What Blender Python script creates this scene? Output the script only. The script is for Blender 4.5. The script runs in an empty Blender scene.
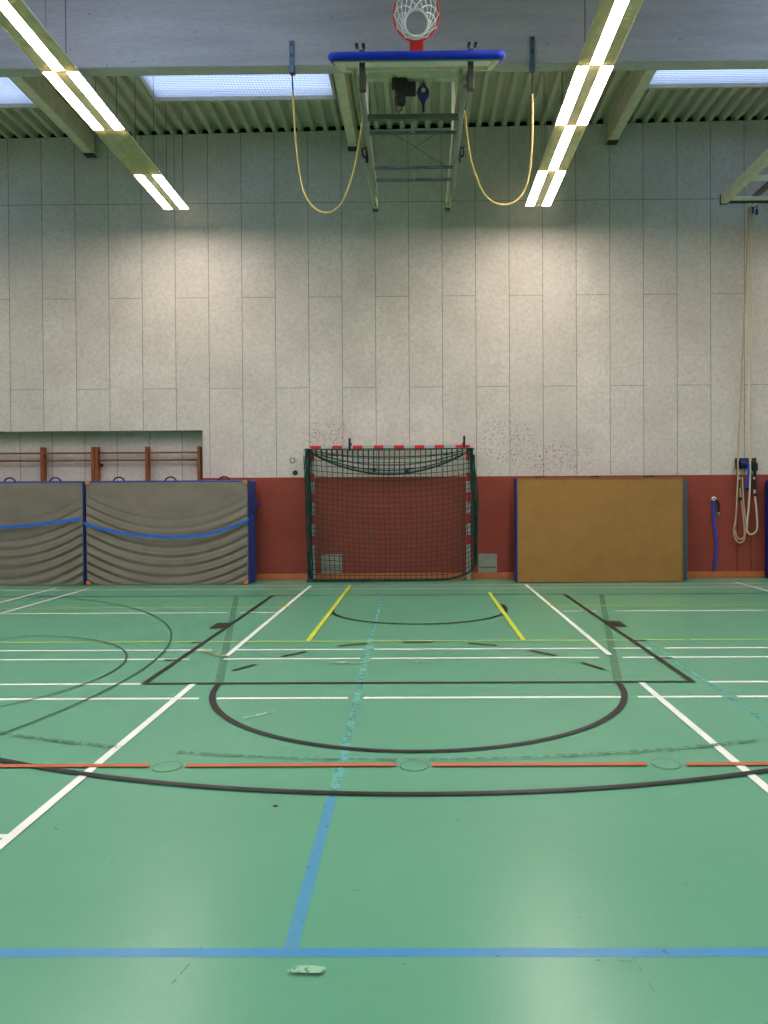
import bpy, math, random
from mathutils import Vector, Matrix
random.seed(7)
PI = math.pi
S = bpy.context.scene
COL = S.collection

# ------------------------------------------------------------------ camera
f, yaw, pitch, roll = 740.0, -.0083, -.0092, .0059
cy, sy, cp, sp = math.cos(yaw), math.sin(yaw), math.cos(pitch), math.sin(pitch)
F = Vector((sy*cp, cy*cp, sp)); R0 = Vector((cy, -sy, 0)); U0 = R0.cross(F)
c_, s_ = math.cos(roll), math.sin(roll)
R = c_*R0 - s_*U0; U = s_*R0 + c_*U0
cam = bpy.data.cameras.new('camera'); co = bpy.data.objects.new('camera', cam); COL.objects.link(co)
cam.sensor_width = 36; cam.sensor_fit = 'AUTO'; cam.lens = f/1024*36
cam.shift_x = (384-413)/1024; cam.shift_y = (502-512)/1024
cam.clip_start = .05; cam.clip_end = 200
co.matrix_world = Matrix(((R.x, U.x, -F.x, 0), (R.y, U.y, -F.y, 0), (R.z, U.z, -F.z, 1.68), (0, 0, 0, 1)))
S.camera = co

# ------------------------------------------------------------------ world and exposure
LAMP = 56.0
SKY = 3.8
EXPOSURE = 0.1
w = bpy.data.worlds.new('overcast_sky'); S.world = w; w.use_nodes = True
bg = w.node_tree.nodes['Background']
bg.inputs[0].default_value = (.62, .74, 1.0, 1); bg.inputs[1].default_value = SKY
S.view_settings.view_transform = 'Standard'; S.view_settings.look = 'None'
S.view_settings.exposure = EXPOSURE; S.view_settings.gamma = 1; S.view_settings.use_curve_mapping = False
S.cycles.use_denoising = True
S.cycles.max_bounces = 10; S.cycles.diffuse_bounces = 6; S.cycles.sample_clamp_indirect = 6
S.cycles.caustics_reflective = False; S.cycles.caustics_refractive = False

# ------------------------------------------------------------------ materials
def lin(c):
    return tuple((v/12.92 if v <= .04045 else ((v+.055)/1.055)**2.4) for v in c)
def rgb(r, g, b): return lin((r/255, g/255, b/255)) + (1,)
class NT:
    def __init__(s, name):
        s.m = bpy.data.materials.new(name); s.m.use_nodes = True
        s.t = s.m.node_tree; s.b = s.t.nodes['Principled BSDF']
        s.out = s.t.nodes['Material Output']
    def n(s, typ, **kw):
        d = s.t.nodes.new(typ)
        for k, v in kw.items():
            if k.startswith('i_'): d.inputs[int(k[2:])].default_value = v
            else: setattr(d, k, v)
        return d
    def l(s, a, ao, b, bi): s.t.links.new(a.outputs[ao], b.inputs[bi])
    def math(s, op, a, b=None, c=None):
        d = s.t.nodes.new('ShaderNodeMath'); d.operation = op
        for k, v in enumerate((a, b, c)):
            if v is None: continue
            if isinstance(v, (int, float)): d.inputs[k].default_value = v
            else: s.t.links.new(v, d.inputs[k])
        return d.outputs[0]
    def mix(s, fac, a, b, blend='MIX'):
        d = s.t.nodes.new('ShaderNodeMix'); d.data_type = 'RGBA'; d.blend_type = blend
        for k, v in ((0, fac), (6, a), (7, b)):
            if isinstance(v, (int, float, tuple)): d.inputs[k].default_value = v
            else: s.t.links.new(v, d.inputs[k])
        return d.outputs[2]
    def coord(s): return s.n('ShaderNodeTexCoord').outputs['Object']
    def sep(s, v):
        d = s.n('ShaderNodeSeparateXYZ'); s.t.links.new(v, d.inputs[0]); return d.outputs
    def noise(s, v, scale, detail=4, rough=.55, mapscale=None):
        if mapscale:
            mp = s.n('ShaderNodeMapping'); mp.inputs['Scale'].default_value = mapscale
            s.t.links.new(v, mp.inputs[0]); v = mp.outputs[0]
        d = s.n('ShaderNodeTexNoise'); d.inputs['Scale'].default_value = scale
        d.inputs['Detail'].default_value = detail; d.inputs['Roughness'].default_value = rough
        s.t.links.new(v, d.inputs[0]); return d.outputs[0]
    def ramp(s, v, p0, p1, c0=(0, 0, 0, 1), c1=(1, 1, 1, 1)):
        d = s.n('ShaderNodeValToRGB'); e = d.color_ramp.elements
        e[0].position = p0; e[1].position = p1; e[0].color = c0; e[1].color = c1
        s.t.links.new(v, d.inputs[0]); return d.outputs[0]
    def base(s, v):
        if isinstance(v, tuple): s.b.inputs['Base Color'].default_value = v
        else: s.t.links.new(v, s.b.inputs['Base Color'])
    def bump(s, v, strength, dist):
        d = s.n('ShaderNodeBump'); d.inputs['Strength'].default_value = strength; d.inputs['Distance'].default_value = dist
        s.t.links.new(v, d.inputs['Height']); s.t.links.new(d.outputs[0], s.b.inputs['Normal'])
    def set(s, rough=.6, metal=0, spec=.5):
        s.b.inputs['Roughness'].default_value = rough; s.b.inputs['Metallic'].default_value = metal
        s.b.inputs['Specular IOR Level'].default_value = spec
def shade(c, k): return (c[0]*k, c[1]*k, c[2]*k, 1)
def mat(name, c, rough=.6, metal=0, var=.12, scale=8, spec=.4, bump=0, bscale=60):
    t = NT(name); t.set(rough, metal, spec); v = t.coord()
    n = t.noise(v, scale)
    t.base(t.mix(t.ramp(n, .3, .7), shade(c, 1-var), shade(c, 1+var)))
    if bump: t.bump(t.noise(v, bscale, 2), bump, .004)
    return t.m
def glow(name, c, strength):
    t = NT(name); t.base((.8, .8, .8, 1))
    t.b.inputs['Emission Color'].default_value = c; t.b.inputs['Emission Strength'].default_value = strength
    return t.m

M = {}
def wall_material():
    t = NT('white_concrete_panels'); t.set(.85, 0, .2); v = t.coord(); x, y, z = t.sep(v)
    col = t.math('MULTIPLY', t.math('SUBTRACT', x, .484), 1/.667)
    fr = t.math('FRACT', col); idx = t.math('FLOOR', col)
    ev = t.math('LESS_THAN', t.math('ABSOLUTE', t.math('MODULO', idx, 2.0)), .5)   # even columns
    dv = t.math('MINIMUM', fr, t.math('SUBTRACT', 1.0, fr))
    jv = t.math('LESS_THAN', dv, .0105)
    def hz(h, wd=.007): return t.math('LESS_THAN', t.math('ABSOLUTE', t.math('SUBTRACT', z, h)), wd)
    ja = t.math('MULTIPLY', hz(5.65), ev); jb = t.math('MULTIPLY', hz(3.84), t.math('SUBTRACT', 1.0, ev))
    j = t.math('MAXIMUM', t.math('MAXIMUM', jv, hz(7.53)), t.math('MULTIPLY', t.math('MAXIMUM', ja, jb), .8))
    wn = t.n('ShaderNodeTexWhiteNoise'); wn.noise_dimensions = '1D'; t.t.links.new(idx, wn.inputs['W'])
    n1 = t.noise(v, 1.1, 5, .6); n2 = t.noise(v, 14, 5, .7)
    base = t.mix(t.ramp(n1, .3, .72), rgb(192, 185, 178), rgb(214, 208, 202))
    base = t.mix(t.math('MULTIPLY', wn.outputs[0], .5), base, rgb(190, 184, 179))
    base = t.mix(t.ramp(n2, .40, .75, (0, 0, 0, 1), (.55, .55, .55, 1)), base, rgb(156, 149, 142))
    # pores and dark specks
    vo = t.n('ShaderNodeTexVoronoi'); vo.inputs['Scale'].default_value = 5.5; t.t.links.new(v, vo.inputs[0])
    spk = t.math('MULTIPLY', t.math('LESS_THAN', vo.outputs[0], .055), t.math('GREATER_THAN', t.noise(v, 1.7, 2), .53))
    n3 = t.noise(v, 46, 2, .5)
    pores = t.ramp(n3, .70, .76)
    base = t.mix(t.math('MULTIPLY', pores, .35), base, rgb(120, 112, 106))
    base = t.mix(t.math('MULTIPLY', spk, .55), base, rgb(70, 60, 58))
    # scuff marks left by balls around the goal
    def blob(cx, cz, rx, rz):
        a = t.math('MULTIPLY', t.math('SUBTRACT', x, cx), 1/rx); b = t.math('MULTIPLY', t.math('SUBTRACT', z, cz), 1/rz)
        d = t.math('ADD', t.math('MULTIPLY', a, a), t.math('MULTIPLY', b, b))
        return t.ramp(d, .3, 1.0, (1, 1, 1, 1), (0, 0, 0, 1))
    mk = t.math('MAXIMUM', blob(-1.8, 2.9, .55, .38), t.math('MAXIMUM', blob(1.75, 2.75, .7, .6), blob(2.7, 2.4, .9, .4)))
    sc = t.ramp(t.noise(v, 26, 3, .65),   .545, .62)
    base = t.mix(t.math('MULTIPLY', t.math('MULTIPLY', mk, sc), .6), base, rgb(112, 62, 62))
    base = t.mix(t.math('MULTIPLY', j, .75), base, rgb(96, 104, 96))
    t.base(base)
    t.bump(t.math('SUBTRACT', t.math('MULTIPLY', n2, .3), t.math('MULTIPLY', j, 1.0)), .35, .01)
    return t.m
M['wall'] = wall_material()
def floor_material():
    t = NT('green_sports_floor'); v = t.coord()
    n1 = t.noise(v, .55, 4, .6); n2 = t.noise(v, 9, 4, .65); n3 = t.noise(v, 70, 2, .5)
    c = t.mix(t.ramp(n1, .3, .7), rgb(84, 143, 113), rgb(91, 151, 121))
    c = t.mix(t.ramp(n2, .35, .75, (0, 0, 0, 1), (.10, .10, .10, 1)), c, rgb(74, 134, 104))
    c = t.mix(t.ramp(n3, .62, .74, (0, 0, 0, 1), (.16, .16, .16, 1)), c, rgb(140, 180, 150))
    st = t.noise(v, 3.0, 5, .75, (1, .12, 1)); c = t.mix(t.ramp(st, .66, .74, (0, 0, 0, 1), (.07, .07, .07, 1)), c, rgb(150, 184, 152))
    t.base(c); t.set(.3, 0, .34)
    rr = t.n('ShaderNodeMapRange'); rr.inputs[3].default_value = .265; rr.inputs[4].default_value = .295
    t.t.links.new(n2, rr.inputs[0]); t.t.links.new(rr.outputs[0], t.b.inputs['Roughness'])
    t.bump(n3, .05, .001)
    return t.m
M['floor'] = floor_material()
def paint(name, c, wear=0.0, scale=16, rough=.38, stretch=None):
    t = NT(name); v = t.coord(); t.set(rough, 0, .4)
    n = t.noise(v, 5, 4, .6)
    t.base(t.mix(t.ramp(n, .3, .7), shade(c, .92), shade(c, 1.05)))
    if wear > 0:
        nn = t.noise(v, scale, 4, .7, stretch)
        a = t.ramp(nn, wear-.06, wear+.06)
        tr = t.n('ShaderNodeBsdfTransparent'); mx = t.n('ShaderNodeMixShader')
        t.t.links.new(a, mx.inputs[0]); t.t.links.new(tr.outputs[0], mx.inputs[1]); t.t.links.new(t.b.outputs[0], mx.inputs[2])
        t.t.links.new(mx.outputs[0], t.out.inputs[0])
    return t.m
M['l_white'] = paint('white_line_paint', rgb(222, 226, 218))
M['l_black'] = paint('black_line_paint', rgb(22, 22, 26))
M['l_yellow'] = paint('yellow_line_paint', rgb(196, 204, 58))
M['l_yellow2'] = paint('pale_yellow_line_paint', rgb(164, 196, 92))
M['l_orange'] = paint('orange_line_paint', rgb(180, 92, 54), .32, 9)
M['l_blue'] = paint('blue_tape', rgb(56, 128, 172), .30, 6)
M['l_bluefade'] = paint('faded_blue_tape', rgb(92, 160, 150), .44, 7)
M['l_bluehalf'] = paint('half_faded_blue_tape', rgb(66, 136, 166), .34, 9)
M['l_teal'] = paint('faint_teal_tape', rgb(82, 152, 142), .40, 6)
M['l_patch'] = paint('dark_green_patch', rgb(78, 124, 98), .46, 34)
M['l_worn'] = paint('worn_dark_tape', rgb(70, 108, 86), .52, 26)
M['l_thin'] = paint('thin_dark_line', rgb(46, 76, 62), .30, 20)
M['l_scuff'] = paint('pale_scuff', rgb(168, 190, 160), .5, 30)
M['l_bare'] = paint('bare_pale_spot', rgb(134, 180, 146), .42, 30)
M['l_brown'] = paint('brown_smear', rgb(140, 160, 118), .47, 12)

def carpet(name, c, c2, s1=2.0):
    t = NT(name); v = t.coord(); t.set(.95, 0, .1)
    n1 = t.noise(v, s1, 4, .6); n2 = t.noise(v, 220, 2, .6); n3 = t.noise(v, 22, 4, .6)
    c0 = t.mix(t.ramp(n1, .3, .7), c, c2)
    c0 = t.mix(t.ramp(n3, .35, .7, (0, 0, 0, 1), (.3, .3, .3, 1)), c0, shade(c, .72))
    c0 = t.mix(t.ramp(n2, .4, .65, (0, 0, 0, 1), (.35, .35, .35, 1)), c0, shade(c2, .65))
    t.base(c0); t.bump(n2, .4, .004); return t.m
M['red'] = carpet('brick_red_wall_carpet', rgb(138, 68, 58), rgb(148, 75, 64))
M['brown'] = carpet('ochre_felt', rgb(148, 112, 64), rgb(158, 121, 70), 3)
def fabric(name, c, var=.1):
    t = NT(name); v = t.coord(); t.set(.8, 0, .2)
    n1 = t.noise(v, 3, 5, .6); n2 = t.noise(v, 300, 2)
    c0 = t.mix(t.ramp(n1, .3, .7), shade(c, 1-var), shade(c, 1+var))
    t.base(c0); t.bump(n2, .15, .002); return t.m
M['grey_cloth'] = fabric('taupe_mat_cloth', rgb(120, 113, 102))
M['navy'] = mat('navy_vinyl', rgb(26, 32, 96), .45)
M['deepnavy'] = mat('deep_navy_plastic', rgb(14, 20, 72), .5)
M['blue_vinyl'] = mat('blue_vinyl', rgb(36, 60, 128), .45)
M['slate'] = mat('slate_blue_vinyl', rgb(74, 92, 100), .5)
M['strap_blue'] = mat('blue_webbing', rgb(28, 98, 196), .45)
M['belt_blue'] = mat('royal_blue_webbing', rgb(28, 62, 168), .45)
M['tan_patch'] = mat('tan_leather', rgb(190, 118, 52), .6)
M['black'] = mat('black_rubber', rgb(24, 24, 26), .6)
M['dark'] = mat('dark_steel', rgb(62, 62, 60), .5, .3)
M['cream'] = mat('cream_painted_steel', rgb(214, 206, 176), .5)
M['beige_frame'] = mat('pale_lamp_steel', rgb(216, 208, 172), .4)
M['louvre'] = mat('lamp_louvre', rgb(226, 216, 184), .4, 0)
M['galv'] = mat('galvanised_steel', rgb(138, 138, 136), .45, .3)
M['steel_dark'] = mat('dull_dark_steel', rgb(84, 90, 92), .5, .1)
M['olive'] = mat('olive_steel', rgb(60, 60, 48), .6, 0)
M['strapsteel'] = mat('blue_grey_steel', rgb(92, 108, 122), .45, .4)
M['yellow_cable'] = mat('yellow_cable_sheath', rgb(214, 186, 106), .5)
M['board'] = mat('white_backboard', rgb(232, 228, 226), .4)
M['board_blue'] = mat('blue_foam_edge', rgb(0, 44, 180), .75)
M['rim'] = mat('red_rim_steel', rgb(204, 44, 36), .4)
M['netwhite'] = mat('white_net_cord', rgb(214, 212, 208), .8)
M['netgreen'] = mat('green_net_cord', rgb(15, 58, 49), .8)
M['greenrope'] = mat('dark_green_tube', rgb(30, 62, 54), .5)
M['goal_white'] = mat('white_goal_paint', rgb(158, 172, 168), .4)
M['goal_red'] = mat('red_goal_paint', rgb(196, 30, 36), .4)
M['rope'] = mat('natural_rope', rgb(176, 156, 128), .9, 0, .15, 40)
M['rope_pale'] = mat('pale_rope', rgb(198, 190, 170), .9, 0, .15, 40)
M['rail_brown'] = mat('brown_steel', rgb(120, 104, 92), .5, .2)
M['plate'] = mat('grey_wall_plate', rgb(136, 140, 130), .6)
M['lid'] = mat('green_socket_lid', rgb(84, 146, 116), .32)
M['lidring'] = mat('dull_metal_ring', rgb(110, 140, 118), .35, .5)
M['leaf'] = mat('brown_debris', rgb(84, 60, 50), .8)
M['deckdark'] = mat('eave_shade_black', rgb(14, 15, 13), .9)
def wood(name, a, b):
    t = NT(name); v = t.coord(); t.set(.45, 0, .4)
    n = t.noise(v, 6, 5, .6, (1, 1, .15)); t.base(t.mix(t.ramp(n, .3, .7), a, b)); return t.m
M['wood'] = wood('red_brown_wood', rgb(112, 56, 30), rgb(146, 80, 46))
M['skirt'] = wood('orange_wood', rgb(170, 96, 56), rgb(186, 110, 66))
def deck_material():
    t = NT('olive_roof_sheet'); v = t.coord(); t.set(.55, .0, .4)
    n = t.noise(v, 2, 5, .6); t.base(t.mix(t.ramp(n, .3, .7), rgb(186, 178, 156), rgb(202, 194, 172))); return t.m
M['deck'] = deck_material()
def beam_material():
    t = NT('board_marked_concrete'); v = t.coord(); x, y, z = t.sep(v); t.set(.85, 0, .2)
    n1 = t.noise(v, 2.0, 6, .65, (.35, 1, 3)); n2 = t.noise(v, 30, 4, .7, (.3, 1, 1.5))
    c = t.mix(t.ramp(n1, .3, .72), rgb(182, 168, 168), rgb(208, 195, 195))
    c = t.mix(t.ramp(n2, .42, .72, (0, 0, 0, 1), (.5, .5, .5, 1)), c, rgb(164, 150, 150))
    vo = t.n('ShaderNodeTexVoronoi'); vo.inputs['Scale'].default_value = 4; t.t.links.new(v, vo.inputs[0])
    spk = t.math('LESS_THAN', vo.outputs[0], .05); c = t.mix(t.math('MULTIPLY', spk, .5), c, rgb(60, 54, 54))
    def at(h, wd): return t.math('LESS_THAN', t.math('ABSOLUTE', t.math('SUBTRACT', x, h)), wd)
    j = t.math('MAXIMUM', at(-4.54, .008), t.math('MAXIMUM', at(2.17, .008), at(-4.80, .004)))
    c = t.mix(t.math('MULTIPLY', j, .7), c, rgb(58, 56, 58))
    t.base(c); t.bump(n2, .3, .006); return t.m
M['beam'] = beam_material()
def pane_material(name, k):
    t = NT(name); t.base((.9, .92, .95, 1)); t.set(.2, 0, .4)
    tr = t.n('ShaderNodeBsdfTransparent'); tr.inputs[0].default_value = (.9*k, .94*k, 1*k, 1)
    tl = t.n('ShaderNodeBsdfTranslucent'); tl.inputs[0].default_value = (.85*k, .9*k, 1*k, 1)
    m1 = t.n('ShaderNodeMixShader'); m1.inputs[0].default_value = .5
    t.l(tr, 0, m1, 1); t.l(tl, 0, m1, 2); t.l(m1, 0, t.out, 0)
    return t.m
M['pane'] = pane_material('clear_skylight_sheet', 1.0); M['pane_grey'] = pane_material('dimmed_skylight_sheet', .66)  # panes in view dimmed to hold their brightness; unseen ones pass full sky
M['plain'] = mat('pale_plaster', rgb(176, 170, 158), .9)

# ------------------------------------------------------------------ mesh helpers
class MB:
    def __init__(s): s.v = []; s.f = []; s.m = []
    def quad(s, pts, mi=0):
        k = len(s.v); s.v += [tuple(p) for p in pts]; s.f.append(tuple(range(k, k+len(pts)))); s.m.append(mi); return s
    def box(s, x0, x1, y0, y1, z0, z1, mi=0, top=None):
        k = len(s.v)
        s.v += [(x0, y0, z0), (x1, y0, z0), (x1, y1, z0), (x0, y1, z0), (x0, y0, z1), (x1, y0, z1), (x1, y1, z1), (x0, y1, z1)]
        if top:
            for q in range(4, 8): s.v[k+q] = (s.v[k+q][0], s.v[k+q][1], top(s.v[k+q][0]))
        for q in ((0, 3, 2, 1), (4, 5, 6, 7), (0, 1, 5, 4), (1, 2, 6, 5), (2, 3, 7, 6), (3, 0, 4, 7)):
            s.f.append(tuple(k+i for i in q)); s.m.append(mi)
        return s
    def rbox(s, x0, x1, y0, y1, z0, z1, r, mi=0):
        """box with chamfered edges"""
        k = len(s.v); xs = (x0, x1); ys = (y0, y1); zs = (z0, z1); sg = (1, -1); idx = {}
        for i in (0, 1):
            for j in (0, 1):
                for l in (0, 1):
                    for a in range(3):
                        p = [xs[i], ys[j], zs[l]]
                        for b, q in enumerate((i, j, l)):
                            if b != a: p[b] += sg[q]*r
                        idx[i, j, l, a] = len(s.v); s.v.append(tuple(p))
        def F_(l): s.f.append(tuple(l)); s.m.append(mi)
        for a in range(3):
            o = [b for b in range(3) if b != a]
            for e in (0, 1):
                def g(p, q, aa):
                    t = [0, 0, 0]; t[a] = e; t[o[0]] = p; t[o[1]] = q; return idx[t[0], t[1], t[2], aa]
                F_([g(0, 0, a), g(1, 0, a), g(1, 1, a), g(0, 1, a)])
            for p in (0, 1):
                for q in (0, 1):
                    def h(e, aa):
                        t = [0, 0, 0]; t[a] = e; t[o[0]] = p; t[o[1]] = q; return idx[t[0], t[1], t[2], aa]
                    F_([h(0, o[0]), h(1, o[0]), h(1, o[1]), h(0, o[1])])
        for i in (0, 1):
            for j in (0, 1):
                for l in (0, 1): F_([idx[i, j, l, 0], idx[i, j, l, 1], idx[i, j, l, 2]])
        return s
    def tube(s, pts, r, n=8, mi=0, cap=True, closed=False):
        pts = [Vector(p) for p in pts]; k0 = len(s.v); N = len(pts); up = None
        rr = r if isinstance(r, (list, tuple)) else [r]*N
        for i, p in enumerate(pts):
            if closed: d = pts[(i+1) % N]-pts[i-1]
            else: d = pts[min(i+1, N-1)]-pts[max(i-1, 0)]
            d.normalize()
            if up is None:
                up = Vector((0, 0, 1)) if abs(d.z) < .9 else Vector((1, 0, 0))
            a = d.cross(up)
            if a.length < 1e-5: a = d.cross(Vector((1, .3, .2)))
            a.normalize(); b = a.cross(d).normalized(); up = b
            for q in range(n):
                t = 2*PI*q/n; s.v.append(tuple(p + a*math.cos(t)*rr[i] + b*math.sin(t)*rr[i]))
        for i in range(N if closed else N-1):
            A = k0+i*n; B = k0+((i+1) % N)*n
            for q in range(n):
                s.f.append((A+q, A+(q+1) % n, B+(q+1) % n, B+q)); s.m.append(mi)
        if cap and not closed:
            s.f.append(tuple(k0+q for q in reversed(range(n)))); s.m.append(mi)
            s.f.append(tuple(k0+(N-1)*n+q for q in range(n))); s.m.append(mi)
        return s
    def disc(s, c, r, ax, h, n=24, mi=0):
        c = Vector(c); d = Vector(ax).normalized()*h/2
        return s.tube([c-d, c+d], r, n, mi)
    def ribbon(s, pts, wdir, width, thick, nrm, mi=0):
        """a strap: a flat bar following pts, width along wdir, thickness along nrm"""
        wv = Vector(wdir)*width/2; nv = Vector(nrm)*thick; k = len(s.v)
        for p in pts:
            p = Vector(p)
            for q in (p-wv, p+wv, p+wv+nv, p-wv+nv): s.v.append(tuple(q))
        for i in range(len(pts)-1):
            A = k+4*i; B = A+4
            for q in range(4):
                s.f.append((A+q, A+(q+1) % 4, B+(q+1) % 4, B+q)); s.m.append(mi)
        s.f.append((k+3, k+2, k+1, k)); s.m.append(mi)
        e = k+4*(len(pts)-1); s.f.append((e, e+1, e+2, e+3)); s.m.append(mi)
        return s
    def grid(s, fn, nu, nv, mi=0):
        k = len(s.v)
        for j in range(nv+1):
            for i in range(nu+1): s.v.append(tuple(fn(i/nu, j/nv)))
        for j in range(nv):
            for i in range(nu):
                a = k+j*(nu+1)+i; s.f.append((a, a+1, a+nu+2, a+nu+1)); s.m.append(mi)
        return s
    def build(s, name, mats, parent=None, smooth=False, origin=None, label=None):
        if not isinstance(mats, (list, tuple)): mats = [mats]
        o0 = Vector(origin) if origin is not None else (Vector(parent['_o']) if parent is not None and '_o' in parent else Vector((0, 0, 0)))
        me = bpy.data.meshes.new(name)
        me.from_pydata([tuple(Vector(p)-o0) for p in s.v], [], s.f)
        for m_ in mats: me.materials.append(m_)
        for p, mi in zip(me.polygons, s.m): p.material_index = mi; p.use_smooth = smooth
        me.update()
        import bmesh
        bm = bmesh.new(); bm.from_mesh(me); bmesh.ops.recalc_face_normals(bm, faces=bm.faces); bm.to_mesh(me); bm.free()
        o = bpy.data.objects.new(name, me); COL.objects.link(o)
        if parent is not None:
            o.parent = parent
            po = Vector(parent['_o']) if '_o' in parent else Vector((0, 0, 0))
            o.location = o0-po
            if (o0-po).length > 0: o['_o'] = tuple(o0)
            elif '_o' in parent: o['_o'] = tuple(parent['_o'])
        else:
            o.location = o0; o['_o'] = tuple(o0)
        if label: o['label'] = label
        return o
def tag(o, label, cat, group=None):
    o['label'] = label; o['category'] = cat
    if group: o['group'] = group
    return o
def thing(name, loc, label, cat, group=None):
    o = bpy.data.objects.new(name, None); COL.objects.link(o); o.location = loc; o['_o'] = tuple(loc)
    o.empty_display_size = .2
    return tag(o, label, cat, group)
def struct(o, label=None):
    o['kind'] = 'structure'
    if label: o['label'] = label
    return o

# ------------------------------------------------------------------ room shell
XL, XR, YF, YB = -13.4, 12.9, -11.0, 14.8
def zd(x): return 9.0 + .0147*x          # underside of the sloping roof sheet
floor = MB().box(XL, XR, YF, YB+.5, -.2, 0).build('floor', M['floor']); struct(floor, 'green sports hall floor with coloured court lines')
NX0, NX1, NZ = -9.0, -4.33, 3.005         # recess for the wall bars
wb = MB()
wb.box(XL, XR, YB, YB+.5, NZ, 9, top=lambda x: zd(x)-.02)
wb.box(NX1, XR, YB, YB+.5, 0, NZ); wb.box(XL, NX0, YB, YB+.5, 0, NZ)
wb.box(NX0-.1, NX1+.1, YB+.34, YB+.5, 0, NZ+.1)
wall = struct(wb.build('wall_back', M['wall']), 'white concrete panel end wall over a red carpet band')
pads = [(-4.33, 6.32), (6.33, 6.60), (6.61, 12.9)]
for a, b in pads: MB().rbox(a, b, YB-.03, YB+.002, .125, 2.05, .006).build('wall_padding', M['red'], wall, label='brick red carpet padding')
struct(MB().rbox(NX1, XR, YB-.045, YB, 0, .125, .008).build('baseboard_back', M['skirt']), 'orange wood skirting under the red band')
struct(MB().box(XL-.3, XL, YF, YB+.5, 0, 9, top=lambda x: zd(XL)).build('wall_left', M['plain']))
struct(MB().box(XR, XR+.3, YF, YB+.5, 0, 9, top=lambda x: zd(XR)+.1).build('wall_right', M['plain']))
struct(MB().box(XL-.3, XR+.3, YF-.3, YF, 0, 9, top=lambda x: zd(x)+.1).build('wall_front', M['plain']))
# corrugated roof sheet, with openings for the skylights
SKYW = [(-11.6, -6.98), (-4.75, -1.52), (4.16, 9.0)]
SKYY = (11.55, 13.55); SKYY2 = [(4.6, 8.2), (-4.5, -2.0)]
PER = .255
def deck_patch(mb, x0, x1, y0, y1):
    prof = [(0, .12), (.115, .12), (.145, 0), (.225, 0), (.255, .12)]
    i0 = math.floor((x0-.03)/PER); pts = []
    for i in range(i0, int((x1-x0)/PER)+3+i0):
        for px, pz in prof[:-1]:
            X = .03+i*PER+px
            pts.append((X, pz))
    def zof(X):
        for (a, za), (b, zb) in zip(pts, pts[1:]):
            if a <= X <= b: return za+(zb-za)*(X-a)/max(b-a, 1e-9)
        return 0
    ps = [(x0, zof(x0))]+[p for p in pts if x0 < p[0] < x1]+[(x1, zof(x1))]
    for (a, za), (b, zb) in zip(ps, ps[1:]):
        mb.quad([(a, y0, zd(a)+za), (b, y0, zd(b)+zb), (b, y1, zd(b)+zb), (a, y1, zd(a)+za)])
dk = MB()
bands = [(SKYY, True), (SKYY2[0], True), (SKYY2[1], True)]
edges = [YB+.5, SKYY[1], SKYY[0], SKYY2[0][1], SKYY2[0][0], SKYY2[1][1], SKYY2[1][0], YF-.3]
for k in range(7):
    y1, y0 = edges[k], edges[k+1]
    if k % 2 == 0: deck_patch(dk, XL-.3, XR+.3, y0, y1)
    else:
        xs = [XL-.3]+[v for s in SKYW for v in s]+[XR+.3]
        for q in range(0, len(xs), 2): deck_patch(dk, xs[q], xs[q+1], y0, y1)
ceil = struct(dk.build('ceiling', M['deck']), 'olive corrugated steel roof sheet')
MB().box(XL-.3, XR+.3, YB+.12, YB+.2, 8.6, 9.2, top=lambda x: zd(x)+.16).build('eave_shade_strip', M['deckdark'], ceil)  # black strip added as the shade in the rib gaps, blocks sky light
# skylights
def skylight(n, x0, x1, y0, y1, guard=True):
    mb = MB(); t = .05
    for a, b, c, d in ((x0-t, x1+t, y1, y1+t), (x0-t, x1+t, y0-t, y0), (x0-t, x0, y0, y1), (x1, x1+t, y0, y1)):
        mb.box(a, b, c, d, zd((a+b)/2)-.04, zd((a+b)/2)+.16)
    z0 = .5*(zd(x0)+zd(x1))
    o = struct(MB().box(x0, x1, y0, y1, z0+.02, z0+.026).build('window_%d' % n, M['pane_grey' if guard else 'pane']), 'bright skylight strip in the roof')
    mb.build('frame', M['deck'], o)
    if guard:
        g = MB(); z = z0-.02; s = .055
        for i in range(int((x1-x0)/s)+1): g.box(x0+i*s-.0025, x0+i*s+.0025, y0, y1, z, z+.004)
        for i in range(int((y1-y0)/s)+1): g.box(x0, x1, y0+i*s-.0025, y0+i*s+.0025, z+.004, z+.008)
        g.build('guard_mesh', M['galv'], o)
n = 1
for (a, b) in SKYW: skylight(n, a, b, *SKYY); n += 1
for yy in SKYY2:
    for (a, b) in SKYW: skylight(n, a, b, yy[0], yy[1], False); n += 1
# big concrete beam and the small rafters between it and the wall
struct(MB().rbox(XL, XR, 9.6, 9.8, 7.235, 8.78, .012).build('trim_1', M['beam']), 'deep concrete roof beam')
for k, x in enumerate((-11.8, -6.5, -1.27, 3.86, 9.1)):
    r = MB().rbox(x-.09, x+.09, 9.8, 14.74, zd(x)-.42, zd(x)-.005, .01)
    o = struct(r.build('trim_%d' % (k+2), M['cream']), 'pale roof rafter')
    MB().box(x-.10, x+.10, 14.64, 14.8, zd(x)-.445, zd(x)-.421).build('bearing_pad', M['dark'], o)

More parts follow.
